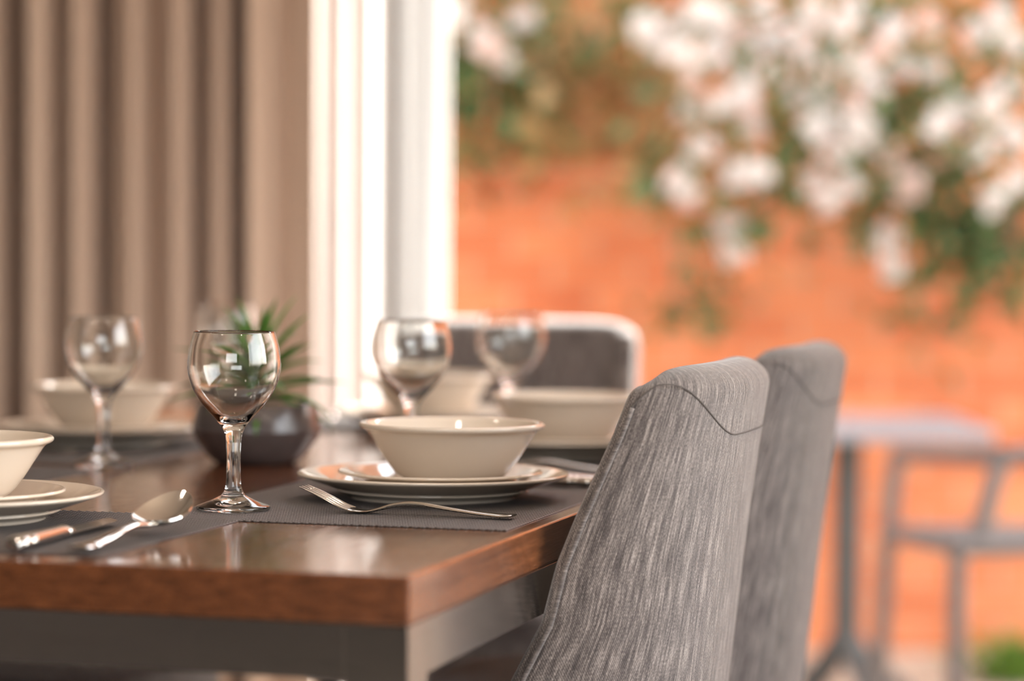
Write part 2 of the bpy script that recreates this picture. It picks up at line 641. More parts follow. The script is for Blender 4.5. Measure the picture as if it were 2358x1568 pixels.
CUR_Y = 4.50
fold = [(-760, 0.0), (-690, 0.07), (-610, 0.0), (-540, 0.06), (-455, 0.0), (-380, 0.065), (-300, 0.0), (-215, 0.06), (-130, 0.0), (-60, 0.05),
        (-25, 0.0), (22, 0.10), (62, 0.005), (98, 0.012), (128, 0.06), (170, 0.0), (192, 0.012), (226, 0.10), (262, 0.022), (300, 0.0), (352, 0.05),
        (398, 0.0), (414, 0.01), (446, 0.085), (488, 0.005), (508, 0.02), (534, 0.10), (566, 0.0), (604, 0.008), (640, 0.035), (672, 0.016), (700, 0.012), (720, 0.0)]
xs, ys = [], []
for (a, da), (b, db) in zip(fold, fold[1:]):
    for k in range(10):
        t = k / 10
        s = (1 - math.cos(PI * t)) / 2
        xs.append((a + (b - a) * t - 1179) / F * CUR_Y)
        ys.append(CUR_Y + 1.85 * (da + (db - da) * s) - 0.02)
cur = curtain_mesh('curtain', xs, ys, 0.015, 2.56, M['curtain'], 0.003, flare=0.012)
tag(cur, 'taupe brown floor-length curtain hanging in deep vertical folds', 'curtain')

xs, ys = [], []
x = -0.42
i = 0
while x < -0.128:
    xs.append(x)
    ys.append(4.69 + 0.018 * math.sin(x * 2 * PI / 0.052) + 0.008 * math.sin(x * 2 * PI / 0.021 + 1))
    x += 0.0022
vo = curtain_mesh('sheer_curtain', xs, ys, 0.015, 2.56, M['sheer'], 0.0008)
tag(vo, 'bright white voile curtain beside the taupe curtain, in front of the window', 'curtain', 'white voile curtains')
xs, ys = [], []
x = -0.232
while x < -0.126:
    xs.append(x)
    ys.append(4.640 + 0.010 * math.sin(x * 2 * PI / 0.031) + 0.004 * math.sin(x * 2 * PI / 0.012 + 1))
    x += 0.0018
vo2 = curtain_mesh('sheer_curtain', xs, ys, 0.015, 2.56, M['sheer2'], 0.0008)
tag(vo2, 'narrow greyer voile panel at the edge of the open doorway', 'curtain', 'white voile curtains')

# ------------------------------------------------------------------ table
TZ = 0.75
A = math.radians(15.2)
U = Vector((math.sin(A), math.cos(A), 0))
V = Vector((-math.cos(A), math.sin(A), 0))
K = Vector((-0.0752, 2.0063, 0))
TL, TW = 1.90, 0.985
ROT_U = PI / 2 - A                       # turns local +x onto U (and local +y onto V)


def tp(u, v, z=TZ):
    p = K + U * u + V * v
    return Vector((p.x, p.y, z))


def rbox(x0, x1, y0, y1, z0, z1, r=0.003, seg=3):
    """box with rounded edges via bmesh bevel"""
    import bmesh
    bm = bmesh.new()
    vs = [bm.verts.new((x, y, z)) for x in (x0, x1) for y in (y0, y1) for z in (z0, z1)]
    for f in [(0, 1, 3, 2), (4, 6, 7, 5), (0, 4, 5, 1), (2, 3, 7, 6), (0, 2, 6, 4), (1, 5, 7, 3)]:
        bm.faces.new([vs[i] for i in f])
    bmesh.ops.recalc_face_normals(bm, faces=bm.faces)
    bmesh.ops.bevel(bm, geom=list(bm.edges), offset=r, segments=seg, profile=0.5, affect='EDGES')
    v = [tuple(q.co) for q in bm.verts]
    bm.verts.index_update()
    f = [tuple(q.index for q in p.verts) for p in bm.faces]
    bm.free()
    return v, f


table = empty('dining_table', (K.x, K.y, 0), ROT_U)
tag(table, 'dark wood dining table with thick top on brushed steel frame', 'table')
v, f = rbox(0, TL, 0, TW, 0.7125, TZ, 0.0025)
mesh_obj('tabletop', v, f, M['wood'], table, smooth=False)
for (x0, x1, y0, y1) in ((0.001, 0.05, 0.051, TW - 0.051), (TL - 0.05, TL - 0.001, 0.051, TW - 0.051), (0.051, TL - 0.051, 0.001, 0.03), (0.051, TL - 0.051, TW - 0.03, TW - 0.001)):
    v, f = rbox(x0, x1, y0, y1, 0.670, 0.7125, 0.0006, 1)
    mesh_obj('rail', v, f, M['steel'], table, smooth=False)
for (x0, y0) in ((0.001, 0.001), (0.001, TW - 0.051), (TL - 0.051, 0.001), (TL - 0.051, TW - 0.051)):
    v, f = rbox(x0, x0 + 0.05, y0, y0 + 0.05, 0.0, 0.7125, 0.0006, 1)
    mesh_obj('leg', v, f, M['steel'], table, smooth=False)

# ------------------------------------------------------------------ chairs
def chair_shape():
    """backrest shell: returns function outer(t, z) and the mesh"""
    zs_rear = [(0.40, -0.196), (0.50, -0.212), (0.584, -0.222), (0.70, -0.234), (0.759, -0.241), (0.828, -0.250), (0.875, -0.257), (0.90, -0.258)]
    zs_wing = [(0.40, 0.060), (0.50, -0.030), (0.61, -0.076), (0.665, -0.104), (0.716, -0.116), (0.76, -0.133), (0.833, -0.165), (0.862, -0.176), (0.882, -0.184), (0.90, -0.190)]
    zs_w = [(0.40, 0.216), (0.60, 0.206), (0.75, 0.196), (0.90, 0.186)]

    def ip(tab, z):
        for (a, va), (b, vb) in zip(tab, tab[1:]):
            if z <= b: return va + (vb - va) * (z - a) / (b - a)
        return tab[-1][1]

    def outer(t, z):
        w_, yr, yw = ip(zs_w, z), ip(zs_rear, z), ip(zs_wing, z)
        a = abs(t)
        x = w_ * math.copysign(1 - (1 - a) ** 1.75, t)
        y = yr + (yw - yr) * a ** 2.3
        return Vector((x, y, z))
    return outer


OUT = chair_shape()


def backrest_mesh():
    NT, NZ = 36, 44
    TH = 0.036
    z0 = 0.40

    def ztop(t): return 0.893 - 0.017 * abs(t) ** 5

    def zat(t, s):
        hc = 0.055 * (1 - 0.60 * abs(t) ** 4)
        q = (1 - hc) + (s - 0.945) / 0.055 * hc if s > 0.945 else s / 0.945 * (1 - hc)
        return z0 + q * (ztop(t) - z0)
    ts = [-1 + 2 * i / NT for i in range(NT + 1)]

    def thick(t, z):
        dep = OUT(1, z).y - OUT(0, z).y
        return TH + min(0.034, max(0.0, dep - 0.02) * 0.9) * (1 - abs(t) ** 2.3)

    def normal_in(t, z):
        e = 0.01
        d = OUT(min(1, t + e), z) - OUT(max(-1, t - e), z)
        d.z = 0
        nrm = Vector((-d.y, d.x, 0)).normalized()      # turns to the inside (+y at the centre)
        return nrm
    prof = []                                           # (height fraction, inset of both faces 0..1)
    rows = []
    for j in range(NZ + 1):
        rows.append((j / NZ * 0.945, 0.0))
    for j in range(1, 9):
        q = j / 8 * PI / 2
        rows.append((0.945 + 0.055 * math.sin(q), 1 - math.cos(q)))
    NE = 6
    vs, uvs, fs = [], [], []
    ring = None
    arc = 0.30
    for s, ins in rows:
        loop, luv = [], []
        for t in ts:
            z = zat(t, s)
            o = OUT(t, z)
            n = normal_in(t, z)
            loop.append(o + n * (thick(t, z) / 2 * ins))
            luv.append((t * arc, z))
        # wing end, rounded
        for side, t in ((1, 1.0), (0, -1.0)):
            z = zat(t, s)
            o = OUT(t, z)
            n = normal_in(t, z)
            fwd = (OUT(t, z) - OUT(t * 0.97, z))
            fwd.z = 0
            fwd.normalize()
            h = TH / 2 * (1 - ins)
            c = o + n * (TH / 2)
            ends = []
            for k in range(1, NE):
                q = PI * k / NE
                ends.append((c + (-n) * (h * math.cos(q)) + fwd * (h * 0.45 * math.sin(q)), (t * (arc + 0.02 * k / NE), z)))
            if side == 1:
                for p_, u_ in ends:
                    loop.append(p_)
                    luv.append(u_)
                for t2 in reversed(ts):
                    z2 = zat(t2, s)
                    loop.append(OUT(t2, z2) + normal_in(t2, z2) * (thick(t2, z2) * (1 - ins / 2)))
                    luv.append((t2 * arc + 0.9, z2))
            else:
                for p_, u_ in reversed(ends):
                    loop.append(p_)
                    luv.append(u_)
        b = len(vs)
        vs += loop
        uvs += luv
        n_ = len(loop)
        if ring is not None:
            for k in range(n_):
                k2 = (k + 1) % n_
                fs.append((ring + k, ring + k2, b + k2, b + k))
        ring = b
    # bottom cap
    n_ = 2 * (NT + 1) + 2 * (NE - 1)
    fs.append(tuple(range(n_))[::-1])
    return vs, fs, uvs


def make_chair():
    root = empty('dining_chair')
    v, f, uv = backrest_mesh()
    back = mesh_obj('backrest', v, f, M['fabric'], root, uvs=uv, auto=60)
    # seam under the cap of the backrest, and piping along the wing edges
    pts = []
    for i in range(61):
        t = -1 + 2 * i / 60
        a = abs(t)
        q = min(1, max(0, (a - 0.22) / 0.62))
        z = 0.828 + 0.050 * (3 * q * q - 2 * q ** 3)
        if a > 0.88: z = 0.878 - 0.022 * ((a - 0.88) / 0.12) ** 2
        p = OUT(t, z)
        n = Vector((t * 0.9, -1 + 0.5 * a, 0)).normalized()
        pts.append(p + n * 0.0004)
    MB().tube(pts, 0.0007, 6).build('seam', M['thread'], back)
    for sgn in (-1, 1):
        pts = []
        for i in range(34):
            z = 0.43 + (0.857 - 0.43) * i / 33
            p = OUT(sgn * 0.985, z)
            pts.append(p + Vector((sgn * 0.001, 0, 0)))
        v2 = MB().tube(pts, 0.0022, 8)
        o = mesh_obj('piping', v2.v, v2.f, M['fabric'], back, uvs=[(q[2] * 3, q[0] * 3) for q in v2.v])
    # seat cushion
    n = 40
    vs, fs, uvs = [], [], []
    prof = [(0.86, 0.400), (0.97, 0.404), (1.0, 0.420), (1.0, 0.462), (0.985, 0.480), (0.94, 0.490), (0.85, 0.4945), (0.55, 0.497)]
    for s, z in prof:
        for k in range(n):
            q = 2 * PI * k / n
            c, d = math.cos(q), math.sin(q)
            e = 0.42
            x = 0.222 * math.copysign(abs(c) ** e, c)
            y = 0.225 * math.copysign(abs(d) ** e, d)
            if y < 0: x *= 0.90
            vs.append((x * s, 0.020 + y * s, z))
            uvs.append((x * s + 2, y * s + z * 0.6))
    for j in range(len(prof) - 1):
        for k in range(n):
            k2 = (k + 1) % n
            fs.append((j * n + k, j * n + k2, (j + 1) * n + k2, (j + 1) * n + k))
    fs.append(tuple(range(n))[::-1])
    fs.append(tuple((len(prof) - 1) * n + k for k in range(n)))
    mesh_obj('seat', vs, fs, M['fabric'], root, uvs=uvs, auto=60)
    for sx in (-1, 1):
        for sy, y0 in ((1, 0.19), (-1, -0.15)):
            MB().tube([(sx * 0.165, y0, 0.41), (sx * 0.175, y0 + sy * 0.015, 0.2), (sx * 0.185, y0 + sy * 0.03, 0.0)],
                      [0.020, 0.016, 0.012], 10).build('leg', M['leg'], root)
    return root


# local +y of a chair looks at the table
CH_G = 'grey upholstered dining chairs'
ch = make_chair()
RZ_V = math.atan2(V.y, V.x) - PI / 2       # local +y onto V
ch.location = tp(0.585, 0.096, 0)
ch.rotation_euler = (0, 0, RZ_V)
tag(ch, 'nearest heathered grey upholstered dining chair, in sharp focus, pushed in at right', 'chair', CH_G)
c2 = dup(ch, tp(1.112, 0.096, 0), RZ_V)
tag(c2, 'heathered grey dining chair half hidden behind the sharply focused one', 'chair', CH_G)
RZ_mU = math.atan2(-U.y, -U.x) - PI / 2
c3 = dup(ch, tp(1.83, 0.462, 0), RZ_mU)
tag(c3, 'grey dining chair at far table end with sunlit white top edge', 'chair', CH_G)
RZ_mV = math.atan2(-V.y, -V.x) - PI / 2
c4 = dup(ch, tp(1.14, 0.895, 0), RZ_mV)
tag(c4, 'grey dining chair by the curtain, only its seat glimpsed under the tabletop', 'chair', CH_G)

# ------------------------------------------------------------------ placemats
def placemat_mesh():
    LX, LY = 0.335, 0.460                      # depth (x) and width (y)
    nx, ny = 86 * 5, 118 * 4
    xs = np.linspace(-LX / 2, LX / 2, nx + 1)
    ys = np.linspace(-LY / 2, LY / 2, ny + 1)
    X, Y = np.meshgrid(xs, ys, indexing='ij')
    cu = (X + LX / 2) / (LX / 86)
    cv = (Y + LY / 2) / (LY / 118)
    over = ((np.floor(cu) + np.floor(cv)) % 2 == 0)
    h = (np.abs(np.sin(PI * cu)) * np.abs(np.sin(PI * cv))) ** 0.55 * np.where(over, 1.0, 0.45)
    edge = np.minimum(np.minimum(X + LX / 2, LX / 2 - X), np.minimum(Y + LY / 2, LY / 2 - Y))
    Z = 0.0006 + 0.0011 * h
    Z[edge < 1e-6] = 0.0002
    vs = np.stack([X, Y, Z], -1).reshape(-1, 3)
    nv = ny + 1
    i, j = np.meshgrid(np.arange(nx), np.arange(ny), indexing='ij')
    a = (i * nv + j).ravel()
    faces = np.stack([a, a + nv, a + nv + 1, a + 1], -1)
    b = len(vs)
    c = [(-LX / 2, -LY / 2, 0.0001), (LX / 2, -LY / 2, 0.0001), (LX / 2, LY / 2, 0.0001), (-LX / 2, LY / 2, 0.0001)]
    me = bpy.data.meshes.new('placemat')
    nF = len(faces)
    me.vertices.add(b)
    me.vertices.foreach_set('co', vs.ravel())
    me.loops.add(nF * 4)
    me.loops.foreach_set('vertex_index', faces.ravel())
    me.polygons.add(nF)
    me.polygons.foreach_set('loop_start', np.arange(nF) * 4)
    me.update(calc_edges=True)
    me.polygons.foreach_set('use_smooth', [True] * nF)
    at_ = me.attributes.new('weave_shade', 'FLOAT', 'POINT')
    at_.data.foreach_set('value', np.clip((h.ravel() - 0.40) * 5, 0, 1).astype(np.float32))  # shade between strands painted in: low points dark, raised cells light
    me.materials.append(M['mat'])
    me.validate()
    return me


PM = placemat_mesh()
MAT_TOP = 0.0017


def placemat(u, v, rz, label):
    o = bpy.data.objects.new('placemat', PM)
    COL.objects.link(o)
    o.location = tp(u, v, TZ)
    o.rotation_euler = (0, 0, rz)
    tag(o, label, 'placemat', 'woven charcoal placemats')


# facing directions: local +x points from the diner to the table centre
D_RIGHT = math.atan2(V.y, V.x)
D_LEFT = math.atan2(-V.y, -V.x)
D_NEAR = math.atan2(U.y, U.x)
D_FAR = math.atan2(-U.y, -U.x)
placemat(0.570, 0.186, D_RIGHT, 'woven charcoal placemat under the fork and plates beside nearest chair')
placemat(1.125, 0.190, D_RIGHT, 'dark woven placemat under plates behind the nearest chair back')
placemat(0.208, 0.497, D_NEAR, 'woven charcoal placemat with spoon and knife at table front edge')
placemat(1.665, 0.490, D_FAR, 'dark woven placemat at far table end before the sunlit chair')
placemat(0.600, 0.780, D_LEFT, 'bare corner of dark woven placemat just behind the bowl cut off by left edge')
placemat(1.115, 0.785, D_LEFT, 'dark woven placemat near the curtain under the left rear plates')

# ------------------------------------------------------------------ crockery
plate_prof = [(0, 0.0030), (0.074, 0.0030), (0.0765, 0.0), (0.0815, 0.0), (0.0845, 0.0035), (0.094, 0.0075), (0.0955, 0.0095), (0.112, 0.0150),
              (0.127, 0.0200), (0.1325, 0.0222), (0.1336, 0.0240), (0.1322, 0.0252), (0.1285, 0.0247), (0.115, 0.0205), (0.101, 0.0155),
              (0.092, 0.0095), (0.083, 0.0066), (0.060, 0.0060), (0, 0.0060)]
small_prof = [(0, 0.0026), (0.050, 0.0026), (0.0525, 0.0), (0.0570, 0.0), (0.060, 0.0030), (0.072, 0.0085), (0.088, 0.0150), (0.0990, 0.0182),
              (0.1005, 0.0198), (0.0990, 0.0210), (0.0955, 0.0204), (0.082, 0.0160), (0.068, 0.0105), (0.060, 0.0058), (0.045, 0.0050), (0, 0.0050)]
bowl_prof = [(0, 0.0030), (0.034, 0.0030), (0.036, 0.0), (0.0395, 0.0), (0.042, 0.0035), (0.0470, 0.0080), (0.0550, 0.0132), (0.0625, 0.0225), (0.0685, 0.0310),
             (0.0768, 0.0440), (0.0830, 0.0535), (0.0862, 0.0560), (0.0900, 0.0578), (0.0914, 0.0602), (0.0902, 0.0624), (0.0872, 0.0630), (0.0838, 0.0612),
             (0.0800, 0.0550), (0.0735, 0.0435), (0.0650, 0.0305), (0.0575, 0.0200), (0.0480, 0.0110), (0.036, 0.0066), (0, 0.0060)]


def lathe_obj(name, prof, mat, n=96, sub=4, smooth_it=True, parent=None, auto=50):
    v, f = lathe(smooth_prof(prof, sub) if smooth_it else prof, n)
    return mesh_obj(name, v, f, mat, parent, auto=auto)


def first_or_copy(cache, key, maker, loc, rz=0.0):
    if key not in cache:
        o = maker()
        o.location = loc
        o.rotation_euler = (0, 0, rz)
        cache[key] = o
        return o
    return dup(cache[key], loc, rz)


CACHE = {}


def stack(u, v, du, dv, lp, ls, lb):
    z = TZ + MAT_TOP
    tag(first_or_copy(CACHE, 'dinner_plate', lambda: lathe_obj('dinner_plate', plate_prof, M['china']), tp(u, v, z)), lp, 'plate', 'cream dinner plates')
    tag(first_or_copy(CACHE, 'side_plate', lambda: lathe_obj('side_plate', small_prof, M['china']), tp(u + du * 0.4, v + dv * 0.4, z + 0.0062)), ls, 'plate', 'cream side plates')
    tag(first_or_copy(CACHE, 'soup_bowl', lambda: lathe_obj('soup_bowl', bowl_prof, M['china']), tp(u + du, v + dv, z + 0.0062 + 0.0051)), lb, 'bowl', 'cream soup bowls')


stack(0.613, 0.168, 0.004, -0.018, 'cream dinner plate behind the fork, bottom of the central stack',
      'cream side plate sandwiched between large plate and central bowl above the fork', 'sharp cream soup bowl directly behind the fork')
stack(1.170, 0.180, 0.003, -0.006, 'blurred cream dinner plate beside the nearest chair back, beyond the central bowl',
      'blurred cream side plate under the bowl touching the nearest chair back', 'blurred cream bowl cut off by the nearest chair back')
stack(0.262, 0.508, 0.0, 0.003, 'cream dinner plate cut off by left edge above spoon placemat',
      'cream side plate under the bowl cut off by the left edge', 'cream soup bowl cut off by left edge, in front of all others')
stack(1.618, 0.478, 0.0, 0.0, 'cream dinner plate at far table end, mostly hidden',
      'cream side plate at far table end under the farthest bowl', 'farthest cream bowl, seen behind two wine glasses')
stack(1.165, 0.765, 0.0, -0.004, 'blurred cream dinner plate near curtain behind the left wine glass',
      'blurred cream side plate near curtain behind the left wine glass', 'blurred cream bowl in front of curtain, behind left wine glass')

# ------------------------------------------------------------------ wine glasses
def glass_maker():
    outer = [(0.0335, 0.0), (0.0346, 0.0012), (0.0346, 0.0026), (0.0335, 0.0038), (0.0270, 0.0060), (0.0195, 0.0090), (0.0140, 0.0118), (0.0110, 0.0136),
             (0.0102, 0.0150), (0.0088, 0.0168), (0.0074, 0.0215), (0.0066, 0.0300), (0.0064, 0.0420), (0.0066, 0.0540), (0.0074, 0.0660), (0.0090, 0.0730),
             (0.0122, 0.0785), (0.0180, 0.0855), (0.0250, 0.0930), (0.0325, 0.1025), (0.0385, 0.1130), (0.0423, 0.1240), (0.0435, 0.1330), (0.0430, 0.1430),
             (0.0411, 0.1545), (0.0386, 0.1635), (0.0378, 0.1655)]
    inner = [(0.0371, 0.1660), (0.0366, 0.1650), (0.0374, 0.1625), (0.0399, 0.1540), (0.0417, 0.1430), (0.0421, 0.1330), (0.0408, 0.1240), (0.0368, 0.1130),
             (0.0304, 0.1030), (0.0225, 0.0945), (0.0145, 0.0875), (0.0075, 0.0835), (0, 0.0822)]
    bottom = [(0, 0.0040), (0.012, 0.0036), (0.024, 0.0018), (0.031, 0.0003)]
    prof = bottom + smooth_prof(outer, 3) + smooth_prof(inner, 3)
    v, f = lathe(prof, 72)
    return mesh_obj('wine_glass', v, f, M['glass'], auto=70)


GG = 'clear stemmed wine glasses'
for (u, v, zz, lab) in ((0.431, 0.307, MAT_TOP, 'empty wine glass in sharp focus in front of potted succulent'),
                        (0.852, 0.624, MAT_TOP, 'empty blurred wine glass at left in front of curtain and cream bowl'),
                        (0.909, 0.283, MAT_TOP, 'empty wine glass rising behind the central cream bowl'),
                        (1.375, 0.297, 0.0, 'blurred empty wine glass before the far chair back'),
                        (1.560, 0.752, MAT_TOP, 'faint blurred wine glass standing behind the potted succulent')):
    tag(first_or_copy(CACHE, 'wine_glass', glass_maker, tp(u, v, TZ + zz)), lab, 'glass', GG)

# ------------------------------------------------------------------ cutlery (local +x from handle end to tip)
def ribbon_pts(tab, n=40):
    pts = smooth_prof(tab, max(2, n // len(tab)))
    return pts


def fork_maker():
    # x, z, half width, half thickness
    tab = [(0.0, 0.0034, 0.0085, 0.0010), (0.003, 0.0030, 0.0105, 0.0013), (0.012, 0.0026, 0.0110, 0.0015), (0.035, 0.0038, 0.0085, 0.0016), (0.065, 0.0066, 0.0062, 0.0018), (0.092, 0.0096, 0.0046, 0.0022),
           (0.110, 0.0098, 0.0040, 0.0024), (0.126, 0.0074, 0.0044, 0.0022), (0.142, 0.0032, 0.0075, 0.0016), (0.152, 0.0018, 0.0108, 0.0012), (0.162, 0.0022, 0.0122, 0.0011), (0.169, 0.0036, 0.0124, 0.0010)]
    pts = smooth_prof(tab, 5)
    m = MB()
    m.tube([(p[0], 0, p[1]) for p in pts], [p[2] for p in pts], 12, flat=[p[3] for p in pts])
    for k in range(4):
        y = (k - 1.5) * 0.0069
        tn = [(0.1675, 0.0033, 0.00185, 0.0010), (0.178, 0.0065, 0.0018, 0.0010), (0.192, 0.0125, 0.0016, 0.0010), (0.206, 0.0182, 0.0013, 0.0009), (0.217, 0.0222, 0.0008, 0.0006), (0.219, 0.0229, 0.0004, 0.0003)]
        tp_ = smooth_prof(tn, 3)
        m.tube([(p[0], y * (1 - 0.05 * i / len(tp_)), p[1]) for i, p in enumerate(tp_)], [p[2] for p in tp_], 8, flat=[p[3] for p in tp_])
    m.v = [(x * 0.945, y, z) for x, y, z in m.v]
    return m.build('fork', M['metal'], auto=60)


def spoon_maker():
    m = MB()
    tab = [(0.0, 0.0040, 0.0075, 0.0012), (0.004, 0.0034, 0.0098, 0.0016), (0.014, 0.0032, 0.0100, 0.0024), (0.018, 0.0030, 0.0084, 0.0026), (0.024, 0.0032, 0.0092, 0.0026), (0.050, 0.0052, 0.0066, 0.0024), (0.085, 0.0092, 0.0048, 0.0024),
           (0.112, 0.0108, 0.0040, 0.0026), (0.128, 0.0096, 0.0046, 0.0024), (0.140, 0.0090, 0.0070, 0.0016)]
    pts = smooth_prof(tab, 5)
    m.tube([(p[0], 0, p[1]) for p in pts], [p[2] for p in pts], 12, flat=[p[3] for p in pts])
    # bowl: concave egg-shaped shell, tip lifted
    nr, na = 10, 40
    L0, Wd = 0.066, 0.0235
    top, bot = [], []
    for j in range(nr + 1):
        r = j / nr
        for k in range(na):
            q = 2 * PI * k / na
            cx = math.cos(q) * r
            sy = math.sin(q) * r
            x = 0.135 + L0 / 2 * (1 + cx)
            y = Wd * sy * (1 - 0.16 * cx)
            z = 0.0022 + 0.0100 * r ** 2.2 + 0.0205 * ((1 + cx) / 2) ** 1.4
            top.append((x, y, z))
            bot.append((x, y * (1 + 0.02 * r), z - 0.0011))
    fs = []
    n = len(top)
    for off, flip in ((0, False), (n, True)):
        for j in range(nr):
            for k in range(na):
                k2 = (k + 1) % na
                q = (off + j * na + k, off + (j + 1) * na + k, off + (j + 1) * na + k2, off + j * na + k2)
                fs.append(q[::-1] if flip else q)
    for k in range(na):
        k2 = (k + 1) % na
        fs.append((nr * na + k, n + nr * na + k, n + nr * na + k2, nr * na + k2))
    m.add(top + bot, fs)
    return m.build('spoon', M['metal'], auto=60)


def knife_maker():
    root = empty('table_knife')
    m = MB()
    tab = [(0.0, 0.0062, 0.0080, 0.0048), (0.003, 0.0062, 0.0100, 0.0058), (0.012, 0.0062, 0.0104, 0.0060), (0.0150, 0.0062, 0.0088, 0.0052), (0.018, 0.0062, 0.0100, 0.0059), (0.0215, 0.0062, 0.0086, 0.0052), (0.025, 0.0062, 0.0096, 0.0058),
           (0.050, 0.0062, 0.0088, 0.0056), (0.085, 0.0060, 0.0074, 0.0052), (0.098, 0.0058, 0.0070, 0.0050), (0.101, 0.0058, 0.0082, 0.0055), (0.104, 0.0058, 0.0070, 0.0046), (0.112, 0.0056, 0.0066, 0.0028)]
    pts = smooth_prof(tab, 4)
    m.tube([(p[0], 0, p[1]) for p in pts], [p[2] for p in pts], 14, flat=[p[3] for p in pts])
    m.build('handle', M['metal'], root, auto=60)
    b = MB()
    outl = [(0.108, -0.0062, 0.0062), (0.125, -0.0070, 0.0072), (0.150, -0.0078, 0.0076), (0.180, -0.0082, 0.0074), (0.200, -0.0078, 0.0066), (0.213, -0.0058, 0.0052), (0.219, -0.0020, 0.0034)]
    vs, fs = [], []
    for x, y0, y1 in smooth_prof(outl, 4):
        vs += [(x, y0, 0.0042), (x, y1, 0.0036), (x, y1, 0.0060), (x, y0, 0.0046)]
    n = len(vs) // 4
    for i in range(n - 1):
        for k in range(4):
            k2 = (k + 1) % 4
            fs.append((i * 4 + k, i * 4 + k2, (i + 1) * 4 + k2, (i + 1) * 4 + k))
    fs += [(3, 2, 1, 0), tuple((n - 1) * 4 + k for k in range(4))]
    b.add(vs, fs)
    b.build('blade', M['metal'], root, auto=30)
    return root


def lay(kind, maker, u, v, direction, label, turn=0.0, dz=0.0):
    """cutlery with its handle end at u, v; direction = angle of local +x in world"""
    o = first_or_copy(CACHE, kind, maker, tp(u, v, TZ + MAT_TOP + dz), direction + turn)
    tag(o, label, {'fork': 'fork', 'spoon': 'spoon', 'table_knife': 'knife'}[kind], {'fork': 'forks', 'spoon': 'spoons', 'table_knife': 'table knives'}[kind])
    return o


lay('fork', fork_maker, 0.431, 0.036, D_RIGHT, 'polished fork on placemat in front of central plate, tines up', turn=math.radians(-3.5))
lay('fork', fork_maker, 0.965, 0.050, D_RIGHT, 'fork on placemat behind the nearest chair back')
lay('fork', fork_maker, 1.800, 0.300, D_FAR, 'fork at far table end beside farthest bowl')
lay('fork', fork_maker, 1.320, 0.930, D_LEFT, 'fork beside the blurred plates near curtain')
lay('table_knife', knife_maker, 0.045, 0.343, D_NEAR, 'polished table knife with thick handle at table front edge, under the spoon', turn=math.radians(3.0))
lay('spoon', spoon_maker, 0.042, 0.290, D_NEAR, 'polished spoon at front left with bowl facing up on placemat', turn=math.radians(-2.0), dz=0.0015)
lay('table_knife', knife_maker, 0.775, 0.045, D_RIGHT, 'table knife between central plate and nearest chair back')
lay('spoon', spoon_maker, 0.850, 0.040, D_RIGHT, 'spoon lying beyond the central plate beside the nearest chair back')
lay('table_knife', knife_maker, 1.335, 0.045, D_RIGHT, 'table knife on the second placemat along the chair side')
lay('table_knife', knife_maker, 1.800, 0.650, D_FAR, 'table knife at far table end next to placemat edge')
lay('spoon', spoon_maker, 1.800, 0.690, D_FAR, 'spoon at far table end on curtain side of placemat')
lay('table_knife', knife_maker, 0.985, 0.940, D_LEFT, 'table knife near curtain by the blurred left plates')

# ------------------------------------------------------------------ potted succulent
PP = tp(0.975, 0.489, TZ)
pot = empty('potted_succulent', PP)
pot.scale = (1.06, 1.06, 1.03)
tag(pot, 'spiky green succulent in dark glazed bowl-shaped pot, centre of table', 'plant')
pot_prof = [(0, 0.004), (0.036, 0.004), (0.040, 0.0), (0.046, 0.002), (0.056, 0.012), (0.0665, 0.028), (0.0702, 0.038), (0.0690, 0.046), (0.0645, 0.0645), (0.0632, 0.0662), (0.0612, 0.0655),
            (0.0615, 0.060), (0.0645, 0.045), (0.060, 0.03), (0.0, 0.025)]
v, f = lathe(pot_prof, 20)
mesh_obj('pot', v, f, M['pot'], pot, auto=28)
vs, fs = lathe([(0.0632, 0.052), (0.058, 0.058), (0.045, 0.064), (0.025, 0.069), (0, 0.071)], 40)
vs = [(x, y, z + 0.0025 * noise.noise(Vector((x, y, 0)) * 160)) for x, y, z in vs]
mesh_obj('gravel', vs, fs, M['soil'], pot)
m = MB()
rng = random.Random(3)


def blade(mb, base, az, el0, el1, length, wid, n=9, twist=0.0):
    """a tapering leaf that starts at elevation el0 and bends to el1"""
    p = Vector(base)
    d = Vector((math.cos(az), math.sin(az), 0))
    side = Vector((-math.sin(az), math.cos(az), 0))
    vs, fs = [], []
    for i in range(n + 1):
        t = i / n
        e = el0 + (el1 - el0) * t
        fw = d * math.cos(e) + Vector((0, 0, 1)) * math.sin(e)
        up = -d * math.sin(e) + Vector((0, 0, 1)) * math.cos(e)
        wv = wid * (0.75 + 0.5 * t if t < 0.35 else 0.925 * (1 - ((t - 0.35) / 0.65) ** 1.6)) + 0.0003
        vs += [p - side * wv + up * wv * 0.45, p - up * wv * 0.30, p + side * wv + up * wv * 0.45, p + up * wv * 0.12]
        p = p + fw * (length / n)
    for i in range(n):
        for k in range(4):
            k2 = (k + 1) % 4
            fs.append((i * 4 + k, i * 4 + k2, (i + 1) * 4 + k2, (i + 1) * 4 + k))
    fs.append((3, 2, 1, 0))
    fs.append(tuple(n * 4 + k for k in range(4)))
    mb.add(vs, fs)


for i in range(36):
    lay_ = i / 35
    az = i * 2.39996
    el0 = math.radians(8 + 70 * lay_ + rng.uniform(-6, 6))
    el1 = el0 - math.radians(rng.uniform(36, 75) * (1 - 0.55 * lay_))
    blade(m, (0.004 * math.cos(az), 0.004 * math.sin(az), 0.066 + 0.040 * lay_), az, el0, el1, rng.uniform(0.080, 0.110) * (1 - 0.16 * lay_), 0.0066)
m.build('leaves', M['succulent'], pot, auto=None)
MB().tube([(0, 0, 0.055), (0.001, 0, 0.085), (0, 0.001, 0.112)], [0.010, 0.011, 0.006], 10).build('stem', M['succulent'], pot)

